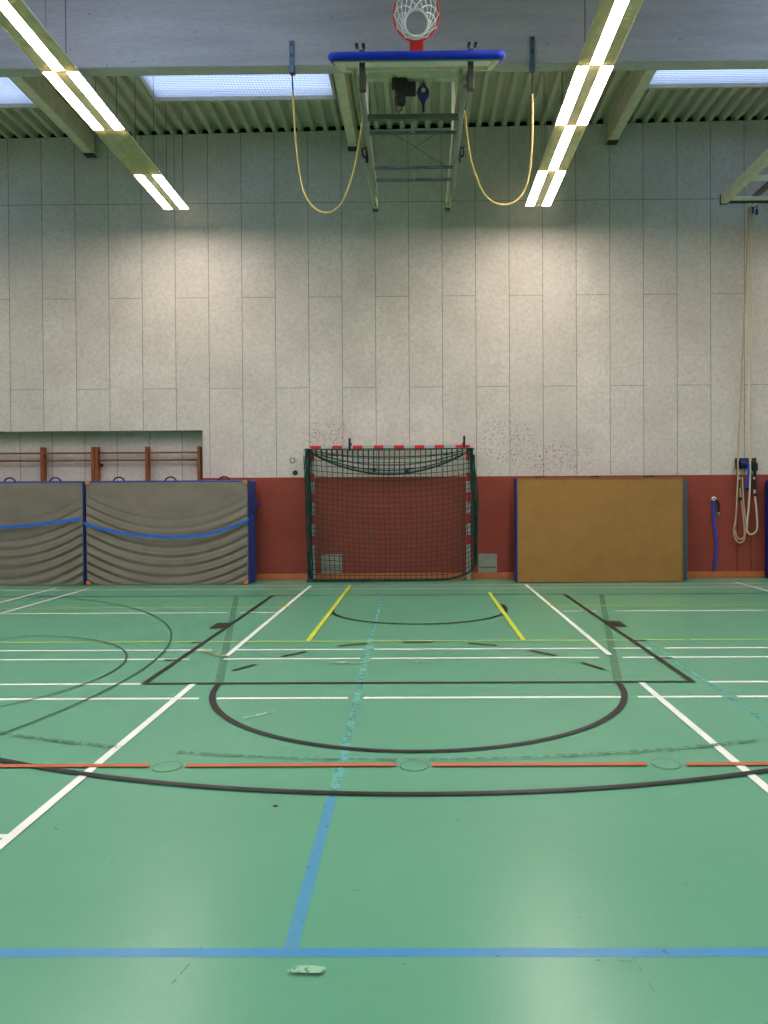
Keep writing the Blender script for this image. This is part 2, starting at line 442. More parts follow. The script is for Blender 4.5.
# ------------------------------------------------------------------ painted lines on the floor
layer = [0]
def zl():
    layer[0] += 1; return .0006+.00012*layer[0]
def fbuild(mb, m, name): return mb.build(name, M[m], floor)
def seg(x0, y0, x1, y1, wd, m, name='court_line'):
    a = Vector((x0, y0, 0)); b = Vector((x1, y1, 0)); d = (b-a).normalized(); p = Vector((-d.y, d.x, 0))*wd/2; z = Vector((0, 0, zl()))
    return fbuild(MB().quad([a-p+z, b-p+z, b+p+z, a+p+z]), m, name)
def arc(cx, cyy, r, a0, a1, wd, m, name='court_arc', n=64):
    z = zl(); mb = MB(); a0 = math.radians(a0); a1 = math.radians(a1)
    mb.grid(lambda u, v: (cx+(r-wd/2+wd*v)*math.cos(a0+(a1-a0)*u), cyy+(r-wd/2+wd*v)*math.sin(a0+(a1-a0)*u), z), n, 1)
    return fbuild(mb, m, name)
def blotch(cx, cyy, rx, ry, m, name='floor_mark', seed=1):
    rd = random.Random(seed); z = zl(); ks = [rd.uniform(.8, 1.15) for _ in range(12)]
    pts = []
    for i in range(36):
        t = 2*PI*i/36; k = i/3; a = ks[int(k) % 12]; b = ks[(int(k)+1) % 12]; q = a+(b-a)*(k % 1)
        pts.append((cx+rx*q*math.cos(t), cyy+ry*q*math.sin(t), z))
    return fbuild(MB().quad(pts), m, name)
BASE = 12.42
# faded blue tape first (lowest), then the court paint
seg(-12.5, 2.703, 12.5, 2.703, .052, 'l_blue')
seg(-.485, 2.73, -.497, 4.1, .055, 'l_bluehalf'); seg(-.497, 4.1, -.497, 4.6, .055, 'l_bluefade')
seg(-.497, 4.6, -.58, 8.7, .055, 'l_bluefade'); seg(-.58, 8.7, -.6, 12, .05, 'l_bluefade')
seg(2.54, 5.3, 2.56, 8.6, .05, 'l_teal'); seg(-6.37, 11.9, -6.37, 13.6, .05, 'l_bluefade')
# removed old trapezoid
seg(-1.815, 6.66, -3.07, 12.35, .08, 'l_patch'); seg(1.775, 6.64, 3.03, 12.35, .08, 'l_patch')
# horizontal white lines with gaps
def hl(y, spans, m='l_white', wd=.05):
    for a, b in spans: seg(a, y, b, y, wd, m)
hl(6.12, [(-12.5, -1.84), (-1.69, -.60), (-.47, 1.66), (1.80, 2.49), (2.62, 12.5)])
hl(6.60, [(-12.5, -2.46), (2.57, 12.5)])
hl(7.60, [(-12.5, -2.38), (-2.02, -.62), (-.50, 1.84), (2.08, 12.5)])
hl(8.05, [(-12.5, -2.28), (-2.02, -.62), (-.50, 1.97), (2.10, 2.52), (2.66, 12.5)])
hl(10.62, [(-12.5, -2.78), (-2.6, -2.05), (2.06, 2.55), (2.8, 12.5)], wd=.055)
hl(13.28, [(-12.5, 12.5)], wd=.045); hl(13.78, [(-3.6, 12.5)], wd=.035)
hl(8.50, [(-12.5, 3.05), (3.10, 12.5)], 'l_yellow2', .045); hl(11.12, [(-12.5, -2.05), (2.07, 12.5)], 'l_yellow2', .045)
hl(BASE, [(-12.5, 12.5)], 'l_thin', .05)
# white side lines running in depth
for x, e in ((-2.03, 6.62), (1.965, 6.62)): seg(x, -9, x, e, .055, 'l_white')
for x in (-2.03, 1.975): seg(x, 7.72, x, 13.78, .055, 'l_white')

seg(-2.03, 11.1, -2.03, 11.28, .056, 'l_yellow'); seg(1.975, 11.1, 1.975, 11.28, .056, 'l_yellow')
seg(-2.35, 3.63, -2.05, 3.63, .04, 'l_white')
seg(-6.06, 10.66, -6.055, 13.5, .055, 'l_white'); seg(-6.70, 11.15, -6.70, 13.6, .055, 'l_white'); seg(5.97, 12.45, 5.96, 14.0, .055, 'l_white')
# basketball key
seg(-2.455, 6.60, 2.425, 6.60, .05, 'l_black', 'free_throw_line')
seg(-2.475, 6.58, -2.475, BASE, .055, 'l_black', 'key_line'); seg(2.425, 6.58, 2.425, BASE, .055, 'l_black', 'key_line')
arc(-.02, 6.60, 1.775, 180, 360, .055, 'l_black', 'free_throw_arc')


for x0, y0, x1, y1 in ((-1.80, 7.085, -1.642, 7.334), (-1.44, 7.694, -1.226, 7.936), (-.913, 8.219, -.60, 8.36), (-.194, 8.42, .149, 8.42), (.543, 8.36, .855, 8.209), (1.181, 7.939, 1.413, 7.688), (1.611, 7.364, 1.756, 7.066)):
    seg(x0, y0, x1, y1, .05, 'l_black', 'dashed_arc_mark')
arc(-.01, 10.87, 1.27, 180, 360, .05, 'l_black', 'no_charge_arc')
seg(-1.285, 10.87, -1.285, 11.25, .05, 'l_black'); seg(1.265, 10.87, 1.265, 11.25, .06, 'l_black'); seg(1.15, 11.25, 1.29, 11.25, .06, 'l_black')
for sgn, x in ((-1, -2.475), (1, 2.425)):
    seg(x, 9.55, x+sgn*.2, 9.55, .4, 'l_black', 'key_block')
    for y in (8.45, 7.55): seg(x, y, x+sgn*.15, y, .05, 'l_black', 'key_tick')
    seg(x, 10.55, x-sgn*.15, 10.55, .05, 'l_patch', 'key_tick')
arc(-.01, 10.83, 6.70, 180, 360, .05, 'l_black', 'three_point_arc', 160)
# yellow goal box lines
seg(-1.29, 8.5, -1.29, 13.7, .055, 'l_yellow'); seg(1.19, 8.5, 1.19, 12.7, .055, 'l_yellow')
# orange line interrupted by socket lids
for a, b in ((-3.2, -1.69), (-1.46, -.15), (.07, 1.40), (1.64, 12)):
    seg(a, 4.575, b, 4.575+.003*(b-a), .05, 'l_orange')
# thin dark arcs of the side court
arc(-8.62, 7.0, 5.93, -18, 70, .02, 'l_thin'); arc(-4.8, 7.05, 1.85, -52, 92, .02, 'l_thin')
seg(-6, 8.0, -4.72, 8.83, .03, 'l_thin')
# worn handball arc
arc(-.05, 12.75, 8.08, 222, 256, .05, 'l_worn'); arc(-.05, 12.75, 8.08, 259, 276, .03, 'l_worn'); arc(-.05, 12.75, 8.08, 276, 312, .045, 'l_worn')
blotch(-.405, 2.592, .072, .022, 'l_bare', 'bare_spot', 3)
seg(-1.33, 5.55, -1.12, 5.72, .03, 'l_scuff', 'scuff'); seg(-.95, 7.38, -.5, 7.38, .08, 'l_brown', 'scuff'); seg(-.12, 7.39, .1, 7.38, .05, 'l_brown', 'scuff')
seg(.62, 2.64, .75, 2.635, .008, 'l_worn', 'scratch'); seg(.78, 2.45, .76, 2.66, .004, 'l_worn', 'scratch'); seg(-.86, 2.5, -.83, 2.62, .006, 'l_worn', 'scratch')
seg(-.55, 8.05, -.55, 8.12, .09, 'l_scuff', 'scuff'); seg(-2.35, 8.0, -2.05, 7.7, .1, 'l_brown', 'scuff')

# ------------------------------------------------------------------ objects: socket lids in the orange line
for x, y, lb in ((-1.575, 4.572, 'green round floor socket lid left in the orange line'), (-.04, 4.575, 'pale green round floor socket lid in the middle of the orange line'), (1.525, 4.595, 'green round floor socket lid right in the orange line')):
    t = thing('floor_socket_lid', (x, y, 0), lb, 'floor lid', 'floor socket lids along the orange line')
    MB().disc((x, y, .0005), .083, (0, 0, 1), .0085, 32).build('lid', M['lid'], t)
    a = MB(); a.tube([(x+.087*math.cos(k*PI/20), y+.087*math.sin(k*PI/20), .002) for k in range(40)], .004, 6, closed=True); a.build('rim', M['lidring'], t)
tag(MB().rbox(-.80, -.775, 3.975, 3.992, 0, .007, .003).build('debris_crumb', M['leaf'], origin=(-.79, 3.98, 0)), 'small brown crumb lying on the green floor', 'debris')

# ------------------------------------------------------------------ ceiling lights
M['tube'] = glow('fluorescent_light', (1.0, .87, .76, 1), LAMP)
LZ = 7.03
def light_unit(x, y1, pattern, label, group, wires=True, simple=False, top=None):
    """one 1.5 m fixture, its far end at y1; pattern = three flags, lit or louvre, left to right"""
    L = 1.485; y0 = y1-L; W = .47
    t = thing('ceiling_light', (x, (y0+y1)/2, LZ), label, 'ceiling light', group)
    h = MB()
    T = W/2-.045
    h.box(x-T, x+T, y0, y1, LZ+.07, LZ+.08)
    for sg in (-1, 1):
        h.quad([(x+sg*W/2, y0, LZ), (x+sg*W/2, y1, LZ), (x+sg*T, y1, LZ+.08), (x+sg*T, y0, LZ+.08)])
        h.box(min(x+sg*W/2, x+sg*(W/2-.010)), max(x+sg*W/2, x+sg*(W/2-.010)), y0, y1, LZ, LZ+.012)
    h.box(x-W/2+.012, x+W/2-.012, y0, y0+.012, LZ, LZ+.03); h.box(x-W/2+.012, x+W/2-.012, y1-.012, y1, LZ, LZ+.03)
    cw = (W-.024)/3
    for k in (1, 2): h.box(x-W/2+.012+k*cw-.003, x-W/2+.012+k*cw+.003, y0+.012, y1-.012, LZ, LZ+.069)
    h.build('housing', M['beige_frame'], t)
    for k, on in enumerate(pattern):
        a = x-W/2+.012+k*cw+.003; b = a+cw-.006
        if on: MB().rbox(a, b, y0+.014, y1-.014, LZ-.004, LZ+.03, .004).build('light_panel', M['tube'], t)
        elif not simple:
            g = MB(); n = 34
            for i in range(n):
                yy = y0+.03+(y1-y0-.06)*i/(n-1); g.box(a, b, yy-.0015, yy+.0015, LZ+.002, LZ+.03)
            g.box((a+b)/2-.022, (a+b)/2+.022, y0+.02, y1-.02, LZ+.04, LZ+.065)
            g.build('louvre', M['louvre'], t)
    if wires:
        wz = zd(x)
        for yy in ((y1-.1) if y1 > 9.8 else (y0+.1),):
            for sx in (-.15, .15): MB().tube([(x+sx, yy, LZ+.08), (x+sx, yy, wz)], .004, 6).build('suspension_wire', M['dark'], t)
B_, C_ = (1, 0, 1), (0, 1, 0)
XLs, XRs = -4.485, 2.235
G = 'fluorescent units of the two ceiling light rows'
rowL = [(B_, 'lit twin-tube light unit at the back wall end of the left row'), ((0, 0, 0), 'unlit louvred light unit, second from the back wall in the left row'),
        (B_, 'lit twin-tube light unit in the left row just behind the concrete beam'), (C_, 'single-tube light unit at the near end of the left row, before the beam')]
rowR = [(B_, 'lit twin-tube light unit at the back wall end of the right row'), (C_, 'single-tube light unit, second from the back wall in the right row'),
        (B_, 'lit twin-tube light unit in the right row just behind the concrete beam'), (C_, 'single-tube light unit at the near end of the right row, before the beam')]
for x, row in ((XLs, rowL), (XRs, rowR)):
    for k, (pt, lb) in enumerate(row): light_unit(x, 13.80-1.5*k, pt, lb, G, wires=True)
for x, nm in ((XLs, 'left'), (XRs, 'right')):
    for k in (4, 5, 6, 8, 10, 12):
        light_unit(x, 13.80-1.5*k, B_ if k % 2 == 0 else C_, 'light unit further along the %s row above the camera' % nm, G + ' out of view', wires=False, simple=True)
for x, nm in ((-11.2, 'far left'), (8.97, 'far right')):  # unseen outer rows, added to even out the light
    for k in (0, 2, 4, 6, 9):
        light_unit(x, 13.80-1.5*k, B_, 'unseen light unit added in the %s row for even light' % nm, 'unseen light units added in outer rows', wires=False, simple=True)

# ------------------------------------------------------------------ folded basketball unit under the beam
bb = thing('basketball_hoop', (0, 9.7, 7.2), 'folded-up basketball backboard with red hoop hanging under the concrete beam', 'basketball hoop')
ta = math.radians(24.8); ub = Vector((0, math.cos(ta), math.sin(ta))); nb = Vector((0, -math.sin(ta), math.cos(ta)))
E0 = Vector((0, 7.62, 6.17))               # near lower edge of the board
def bp(x, u, n_): return E0 + Vector((x, 0, 0)) + ub*u + nb*n_
def obox(mb, x0, x1, u0, u1, n0, n1, mi=0):
    k = len(mb.v)
    for n_ in (n0, n1):
        for (x, u) in ((x0, u0), (x1, u0), (x1, u1), (x0, u1)): mb.v.append(tuple(bp(x, u, n_)))
    for q in ((0, 3, 2, 1), (4, 5, 6, 7), (0, 1, 5, 4), (1, 2, 6, 5), (2, 3, 7, 6), (3, 0, 4, 7)):
        mb.f.append(tuple(k+i for i in q)); mb.m.append(mi)
m = MB(); obox(m, -.86, .86, .02, 1.05, .0, .03); m.build('backboard', M['board'], bb)
m = MB()
for a in ((-.86, .86, .03, .08), (-.86, .86, 1.0, 1.05), (-.86, -.81, .08, 1.0), (.81, .86, .08, 1.0)): obox(m, *a, -.04, 0)
m.build('backboard_frame', M['cream'], bb)
m = MB()
pth = [bp(-.875, .42, .01), bp(-.875, .06, .01), bp(-.86, .02, .01), bp(-.82, .0, .01), bp(.82, .0, .01), bp(.86, .02, .01), bp(.875, .06, .01), bp(.875, .42, .01)]
m.tube(pth, .042, 10); m.build('edge_padding', M['board_blue'], bb, smooth=True)
# hoop
m = MB(); obox(m, -.075, .075, .09, .24, .03, .05); obox(m, -.07, .07, .13, .2, .05, .16); bk = m.build('hoop_bracket', M['rim'], bb)
rc = bp(0, .165, .385)
m = MB(); m.tube([rc+Vector((1, 0, 0))*.232*math.cos(2*PI*k/40)+nb*.232*math.sin(2*PI*k/40) for k in range(40)], .011, 8, closed=True)
hr = m.build('hoop_ring', M['rim'], bb, smooth=True)
def netp(ang, v):
    rad = .228*(1-v)**1.3 + .112*(1-(1-v)**1.3)
    return rc + Vector((1, 0, 0))*rad*math.cos(ang) + nb*(rad*math.sin(ang)) - ub*(.40*v) - Vector((0, 0, 1))*(.15*max(0, v)**1.5)
m = MB(); N = 12
for k in range(N):
    for dr in (1, -1):
        m.tube([netp(2*PI*(k+dr*.5*q/1.0*1.0)/N, q/5) for q in range(6)], .0055, 5)
for v_ in (.99,): m.tube([netp(2*PI*k/36, v_) for k in range(36)], .012, 6, closed=True)
for k in range(N): m.tube([netp(2*PI*k/N, -.03), netp(2*PI*k/N, .05)], .010, 5)
m.build('net', M['netwhite'], bb)
# fixed cream rails, hung from the beam
for x, nm in ((-.655, 1), (.475, 1)):
    m = MB(); m.box(x-.035, x+.035, 7.93, 11.6, 6.225, 6.24); m.box(x-.035, x-.025, 7.93, 11.6, 6.16, 6.225); m.box(x+.025, x+.035, 7.93, 11.6, 6.16, 6.225)
    m.box(x-.025, x+.025, 11.55, 11.6, 6.16, 6.225)
    r = m.build('rail', M['cream'], bb)
    MB().rbox(x-.045, x+.045, 11.595, 11.64, 6.12, 6.25, .006).build('end_stop', M['dark'], r)
    for yy in (9.64, 9.76): MB().box(x-.02, x+.02, yy-.006, yy+.006, 6.24, 7.235).build('hanger', M['cream'], bb)
MB().rbox(-.62, .44, 8.0, 8.08, 6.165, 6.225, .006).build('crossbar', M['cream'], bb)
# grey swing frame
for x, sg, bx in ((-.59, -1, -.565), (.50, 1, .56)):
    m = MB(); m.rbox(x-.025, x+.025, 7.8, 10.62, 6.045, 6.085, .004); m.rbox(x-.025, x+.025, 7.8, 10.62, 5.945, 5.985, .004)
    n = 14
    for i in range(n):
        ya = 7.9+i*(2.6/n); yb = ya+2.6/n; m.tube([(x, ya, 6.05 if i % 2 else 5.98), (x, yb, 5.98 if i % 2 else 6.05)], .009, 5)
    m.build('swing_arm', M['galv'], bb)
    m = MB(); m.rbox(bx-.03, bx+.03, 7.70, 7.76, 5.88, 6.30, .006); m.rbox(bx-.035, bx+.035, 7.76, 7.84, 5.93, 6.10, .006)
    bo = m.build('board_bracket', M['olive'], bb)
    for q in (-.035, .035): MB().disc((bx+sg*.02+q, 7.73, 6.35), .018, (0, 1, 0), .06, 10).build('bolt', M['black'], bo)
    m = MB(); xx = x-.06 if sg < 0 else x+.05
    m.tube([(xx, 9.52, 6.13), (xx+sg*.05, 9.5, 6.11), (xx+sg*.05, 9.55, 6.05), (xx, 9.62, 6.04)], .016, 6); m.rbox(xx-.02, xx+.02, 9.58, 9.66, 6.0, 6.14, .004)
    m.build('latch', M['black'], bb)
for yy, th in ((8.5, .05), (8.86, .03), (9.80, .03), (10.18, .03)):
    MB().rbox(-.565, .475, yy-th/2, yy+th/2, 6.0-th*.6, 6.0+th*.6, .004).build('crossbar', M['steel_dark'], bb)
MB().rbox(-.07, -.02, 8.5, 8.86, 5.99, 6.01, .004).build('spacer', M['galv'], bb); MB().rbox(-.06, -.03, 9.8, 10.18, 5.99, 6.01, .004).build('spacer', M['galv'], bb)
m = MB(); m.tube([(-.30, 8.86, 6), (.40, 9.8, 6)], .004, 5); m.tube([(.25, 8.86, 6), (-.45, 9.8, 6)], .004, 5); m.build('bracing_wire', M['dark'], bb)
# winch motor and blue fall catch on the crossbar
m = MB(); m.rbox(-.24, -.10, 7.98, 8.10, 6.04, 6.17, .01); m.disc((-.07, 8.04, 6.07), .072, (1, 0, 0), .12, 16); m.rbox(-.27, -.21, 8.0, 8.08, 6.08, 6.2, .006)
m.disc((-.17, 8.04, 5.95), .045, (1, 0, 0), .10, 14); m.rbox(-.21, -.13, 8.0, 8.08, 5.90, 6.0, .008)
wm = m.build('winch_motor', M['black'], bb)
m = MB(); m.tube([(-.215, 8.04, 6.06), (-.235, 8.04, 5.95), (-.22, 8.04, 5.84), (-.19, 8.04, 5.815), (-.165, 8.04, 5.86), (-.16, 8.04, 5.93)], .008, 6); m.build('motor_cable', M['black'], wm)
m = MB(); m.tube([(-.04, 8.05, 6.02), (-.04, 8.42, 6.0)], .005, 5); m.build('hoist_cable', M['galv'], bb)
m = MB(); zs = [6.14, 6.11, 6.06, 6.02, 5.97, 5.92, 5.89]; rs = [.014, .026, .062, .072, .055, .022, .012]
m.tube([(.07, 8.04, z) for z in zs], rs, 14); m.disc((.07, 8.04, 5.86), .015, (0, 0, 1), .07, 8)
fc = m.build('fall_catch', M['deepnavy'], bb, smooth=True)
MB().disc((.07, 7.966, 6.02), .022, (0, 1, 0), .012, 12).build('badge', M['plate'], fc)
m = MB(); m.tube([(.07, 8.04, 6.14), (.07, 8.04, 6.18)], .006, 6); m.tube([(.07, 8.04, 5.83), (.07, 8.25, 5.99), (.07, 8.48, 6.0)], .004, 5); m.build('wire', M['dark'], bb)

# yellow cables looping from the beam to the unit
def smooth_curve(P, n=10):
    P = [Vector(p) for p in P]; Q = [P[0]*2-P[1]]+P+[P[-1]*2-P[-2]]; out = []
    for i in range(1, len(Q)-2):
        a, b, c, d = Q[i-1:i+3]
        for k in range(n):
            t = k/n; out.append(.5*((2*b)+(c-a)*t+(2*a-5*b+4*c-d)*t*t+(3*b-a-3*c+d)*t**3))
    out.append(P[-1]); return out
def cable(x, zt, pts, dark_n, label):
    t = thing('hanging_cable', (x, 9.6, 7.2), label, 'cable', 'yellow cables either side of the basketball unit')
    m = MB(); m.rbox(x-.03, x+.03, 9.575, 9.6, 7.22, zt, .004); m.rbox(x-.035, x+.035, 9.575, 9.66, 7.14, 7.225, .004)
    br = m.build('bracket', M['strapsteel'], t)
    for zz in (zt-.05, zt-.2): MB().disc((x, 9.57, zz), .016, (0, 1, 0), .012, 10).build('bolt', M['dark'], br)
    c = smooth_curve(pts)
    MB().tube(c[:dark_n+1], .010, 7).build('lead_wire', M['dark'], t)
    MB().tube(c[dark_n:], .0125, 8).build('cable_sheath', M['yellow_cable'], t, smooth=True)
cable(-1.61, 7.55, [(-1.61, 9.6, 7.15), (-1.60, 9.6, 6.90), (-1.555, 9.55, 6.2), (-1.44, 9.45, 5.55), (-1.22, 9.35, 5.26), (-.98, 9.25, 5.28), (-.80, 9.1, 5.58), (-.70, 8.95, 5.92), (-.635, 8.8, 6.15)], 10, 'yellow cable looping from the beam left of the basketball hoop')
cable(1.49, 7.57, [(1.49, 9.6, 7.15), (1.49, 9.6, 6.84), (1.475, 9.55, 6.15), (1.38, 9.45, 5.58), (1.15, 9.35, 5.33), (.86, 9.22, 5.37), (.67, 9.05, 5.70), (.60, 8.9, 6.0), (.56, 8.72, 6.18)], 10, 'yellow cable looping from the beam right of the basketball hoop')

# ------------------------------------------------------------------ wall bars in the recess
def bars(px, label):
    t = thing('wall_bars', ((px[0]+px[-1])/2, 15.1, 0), label, 'wall bars', 'wooden wall bars in the recess')
    for x in px:
        m = MB(); m.rbox(x-.032, x+.032, 14.97, 15.115, 0, 2.70, .008); m.build('post', M['wood'], t)
    for z in [2.575, 2.425]+[1.93-.14*k for k in range(13)]:
        if z < .1: continue
        yy = 14.99 if z > 2.5 else 15.02
        MB().tube([(px[0]+.04, yy, z), (px[-1]-.04, yy, z)], .019, 8).build('rung', M['wood'], t, smooth=True)
    for x in (px[0]+.06, px[-1]-.06): MB().rbox(x-.02, x+.02, 15.1, 15.14, 2.3, 2.36, .004).build('wall_fixing', M['dark'], t)
bars((-8.77, -7.66, -6.625), 'reddish wooden wall bars at the left edge behind the leftmost mat')
bars((-6.555, -5.525, -4.465), 'reddish wooden wall bars behind the middle grey mat, beside the recess corner')

# ------------------------------------------------------------------ crash mats
def handle(mb, x, y, z, wd=.22, h=.075, r=.017):
    mb.tube([(x-wd/2+wd*k/10, y, z-.008+h*math.sin(PI*k/10)**.6) for k in range(11)], r, 6)
def sag(u, z, ph):
    """soft folds hanging between the two sides of a loose cover"""
    e = (2*u-1)
    s = z - .46*e*e - .05*math.sin(3*u+ph)
    low = max(0., min(1., (1.45-s)/1.0)); edge = .35+.65*abs(e)**1.5
    ph2 = 2*PI*s/.185 + 1.2*math.sin(2.3*u+ph) + .5*math.sin(5*s+ph)
    wv = math.sin(ph2)+.35*math.sin(2*ph2+1.0)+.2*math.sin(2*PI*s/.09+4*u)
    fade = min(1., z/.05)*min(1., (2.0-z)/.1)*min(1., u/.012)*min(1., (1-u)/.012)
    up = max(0., min(1., (s-1.0)/.6))
    return fade*(.021*low*edge*wv*(1+.2*e*e) + .006*up*math.sin(9*(z+e*e*.6)+ph) + .012*math.sin(PI*u)*math.sin(PI*min(z/2, 1)))
def cloth_mat(x0, x1, yf, label, ph, patches, hx, handle_mat='black'):
    t = thing('crash_mat', ((x0+x1)/2, yf+.15, 0), label, 'gym mat')
    MB().rbox(x0, x1, yf+.07, yf+.31, .004, 1.99, .018).build('body', M['blue_vinyl'], t)
    MB().grid(lambda u, v: (x0+.012+(x1-x0-.024)*u, yf+.03-sag(u, 1.985*v+.004, ph)-.004*math.sin(PI*u), .008+1.945*v), 150, 130).build('front_cover', M['grey_cloth'], t, smooth=True)
    for (px, pz, sx, sz) in patches:
        m = MB(); q = .08; y = yf+.004
        pts = [(px, y, pz), (px+sx*q, y, pz), (px+sx*q, y, pz+sz*.045), (px+sx*.045, y, pz+sz*q*.85), (px, y, pz+sz*q*.85)]
        m.quad(pts); m.quad([(p[0], p[1]+.02, p[2]) for p in pts])
        for i in range(5): m.quad([pts[i], pts[(i+1) % 5], (pts[(i+1) % 5][0], y+.02, pts[(i+1) % 5][2]), (pts[i][0], y+.02, pts[i][2])])
        m.build('corner_patch', M['tan_patch'], t)
    for x in hx:
        m = MB(); handle(m, x, yf+.17, 1.99); m.build('handle', M[handle_mat], t, smooth=True)
    return t
cloth_mat(-6.34, -3.245, 13.98, 'grey mat with tan corner patches standing upright left of the goal', .4, ((-6.33, 1.985, 1, -1), (-3.255, 1.985, -1, -1), (-3.25, .012, -1, 1), (-6.33, .012, 1, 1)), (-5.755, -4.76, -3.73))
cloth_mat(-9.46, -6.385, 13.98, 'grey mat without corner patches standing upright at the left edge', 2.1, (), (-7.86, -6.98), 'navy')
def back_mat(x0, x1, y0, y1, m_, z1, label, hx):
    t = thing('crash_mat', ((x0+x1)/2, (y0+y1)/2, 0), label, 'gym mat')
    MB().rbox(x0, x1, y0, y1, .004, z1, .02).build('body', M[m_], t)
    m = MB()
    for zz in (.03, z1-.03): m.box(x0-.003, x1+.003, y0+.02, y0+.035, zz-.006, zz+.006); 
    m.build('piping', M['navy'], t)
    for x in hx:
        m = MB(); handle(m, x, (y0+y1)/2, z1, .18, .05); m.build('handle', M['black'], t, smooth=True)
back_mat(-6.33, -3.225, 14.30, 14.62, 'blue_vinyl', 1.985, 'blue mat sandwiched behind the grey mat with tan corner patches', ())
# brown felt mat to the right
t = thing('crash_mat', (3.42, 14.2, 0), 'ochre brown felt mat standing upright right of the goal', 'gym mat')
MB().rbox(1.83, 4.99, 14.085, 14.36, .004, 1.995, .015).build('body', M['navy'], t)
MB().grid(lambda u, v: (1.865+3.125*u, 14.082-.022*math.sin(PI*u)*math.sin(PI*v)-.006*math.sin(7*u+3*v)*math.sin(PI*v)-.004, .006+1.985*v), 60, 40).build('felt_face', M['brown'], t, smooth=True)
m = MB()
m.tube([(1.865+3.125*k/40, 14.072+.004*math.sin(k*1.3), .022+.006*math.sin(k*.9)) for k in range(41)], .010, 6); m.tube([(4.985, 14.07, .02), (4.99, 14.07, 1.98)], .008, 6); m.tube([(1.87, 14.07, 1.985), (4.985, 14.07, 1.985)], .008, 6)
m.build('hem', M['brown'], t)
for x in (2.33, 3.38, 4.42):
    m = MB(); handle(m, x, 14.25, 1.995, .22, .035, .016); m.build('handle', M['black'], t, smooth=True)
back_mat(1.95, 5.20, 14.375, 14.69, 'slate', 1.965, 'slate blue mat behind the brown felt mat', ())
# blue mat at the right edge
t = thing('crash_mat', (7.4, 14.6, 0), 'dark blue mat with rounded top cut by the right edge', 'gym mat')
m = MB(); prof = [(6.845, .004), (6.845, 1.86)]+[(6.845+.09*(1-math.cos(a*PI/12)), 1.86+.09*math.sin(a*PI/12)) for a in range(1, 7)]+[(8.0, 1.95), (8.0, .004)]
k = len(prof); m.v = [(a, 14.45, b) for a, b in prof]+[(a, 14.72, b) for a, b in prof]
m.f = [tuple(range(k)), tuple(range(2*k-1, k-1, -1))]+[(i, (i+1) % k, k+(i+1) % k, k+i) for i in range(k)]; m.m = [0]*len(m.f)
m.build('body', M['navy'], t); m = MB(); handle(m, 7.4, 14.6, 1.95); m.build('handle', M['black'], t)

# blue straps holding the mats
def strap_on(name, pts, label, nrm=(0, -1, 0)):
    o = MB().ribbon(smooth_curve(pts, 8), (0, 0, 1), .055, .006, nrm).build(name, M['strap_blue'], origin=pts[0], smooth=False)
    return tag(o, label, 'strap', 'blue straps across the grey mats')
zf = 13.915
strap_on('mat_strap', [(-6.34, zf+.02, 1.19), (-6.0, zf, 1.08), (-5.4, zf-.02, .97), (-4.8, zf-.03, .925), (-4.3, zf-.03, .93), (-3.9, zf-.02, .99), (-3.5, zf+.01, 1.12), (-3.225, zf+.05, 1.24)] , 'bright blue strap sagging across the grey mat with tan corner patches')
strap_on('mat_strap', [(-9.3, zf+.02, 1.25), (-8.6, zf-.02, 1.13), (-7.9, zf-.03, 1.12), (-7.2, zf-.02, 1.17), (-6.7, zf, 1.23), (-6.39, zf+.02, 1.27)], 'blue strap across the grey mat at the left edge')
m = MB(); P = smooth_curve([(-3.215, 13.97, 1.24), (-3.20, 14.25, 1.36), (-3.21, 14.55, 1.46), (-3.19, 14.76, 1.52)], 6)
tag(MB().ribbon(P, (0, 0, 1), .05, .006, (1, 0, 0)).build('mat_strap', M['belt_blue'], origin=(-3.2, 14, 1.24)), 'end of the blue strap running back to the red wall beside the mat', 'strap', 'blue straps across the grey mats')

# ------------------------------------------------------------------ handball goal folded against the wall
gl = thing('handball_goal', (-.57, 14.6, 0), 'handball goal with red and white frame and green net against the wall', 'goal')
GX0, GX1, GY = -2.11, .97, 14.62
def banded(mb, ax, lo, hi, reds, a0, a1, b0, b1):
    cuts = sorted({lo, hi, *[c for r in reds for c in r]})
    for p, q in zip(cuts, cuts[1:]):
        mi = 1 if any(r[0] <= (p+q)/2 <= r[1] for r in reds) else 0
        if ax == 'z': mb.rbox(a0, a1, b0, b1, p, q, .004, mi)
        else: mb.rbox(p, q, a0, a1, b0, b1, .004, mi)
redz = [(2.36, 2.52), (1.95, 2.12), (1.54, 1.73), (1.12, 1.31), (.70, .89)]
for x in (GX0, GX1):
    m = MB(); banded(m, 'z', .0, 2.585, redz, x-.04, x+.04, GY-.04, GY+.04); m.build('post', [M['goal_white'], M['goal_red']], gl)
m = MB(); banded(m, 'x', GX0-.04, GX1+.04, [(GX0-.04, -1.93), (-1.71, -1.51), (-1.30, -1.11), (-.89, -.70), (-.49, -.29), (-.08, .11), (.31, .5), (.72, GX1+.04)], GY-.04, GY+.04, 2.585, 2.665)
m.build('crossbar', [M['goal_white'], M['goal_red']], gl)
FY = 14.30
for x, xo, zb in ((GX0, -2.215, .03), (GX1, 1.065, .22)):
    sg = -1 if x < 0 else 1
    m = MB(); m.tube(smooth_curve([(x+sg*.02, GY-.045, 2.60), (xo, GY-.12, 2.60), (xo, FY+.04, 2.56), (xo+sg*.0, FY, 2.46)], 6), .02, 8); m.build('net_support', M['goal_white'], gl, smooth=True)
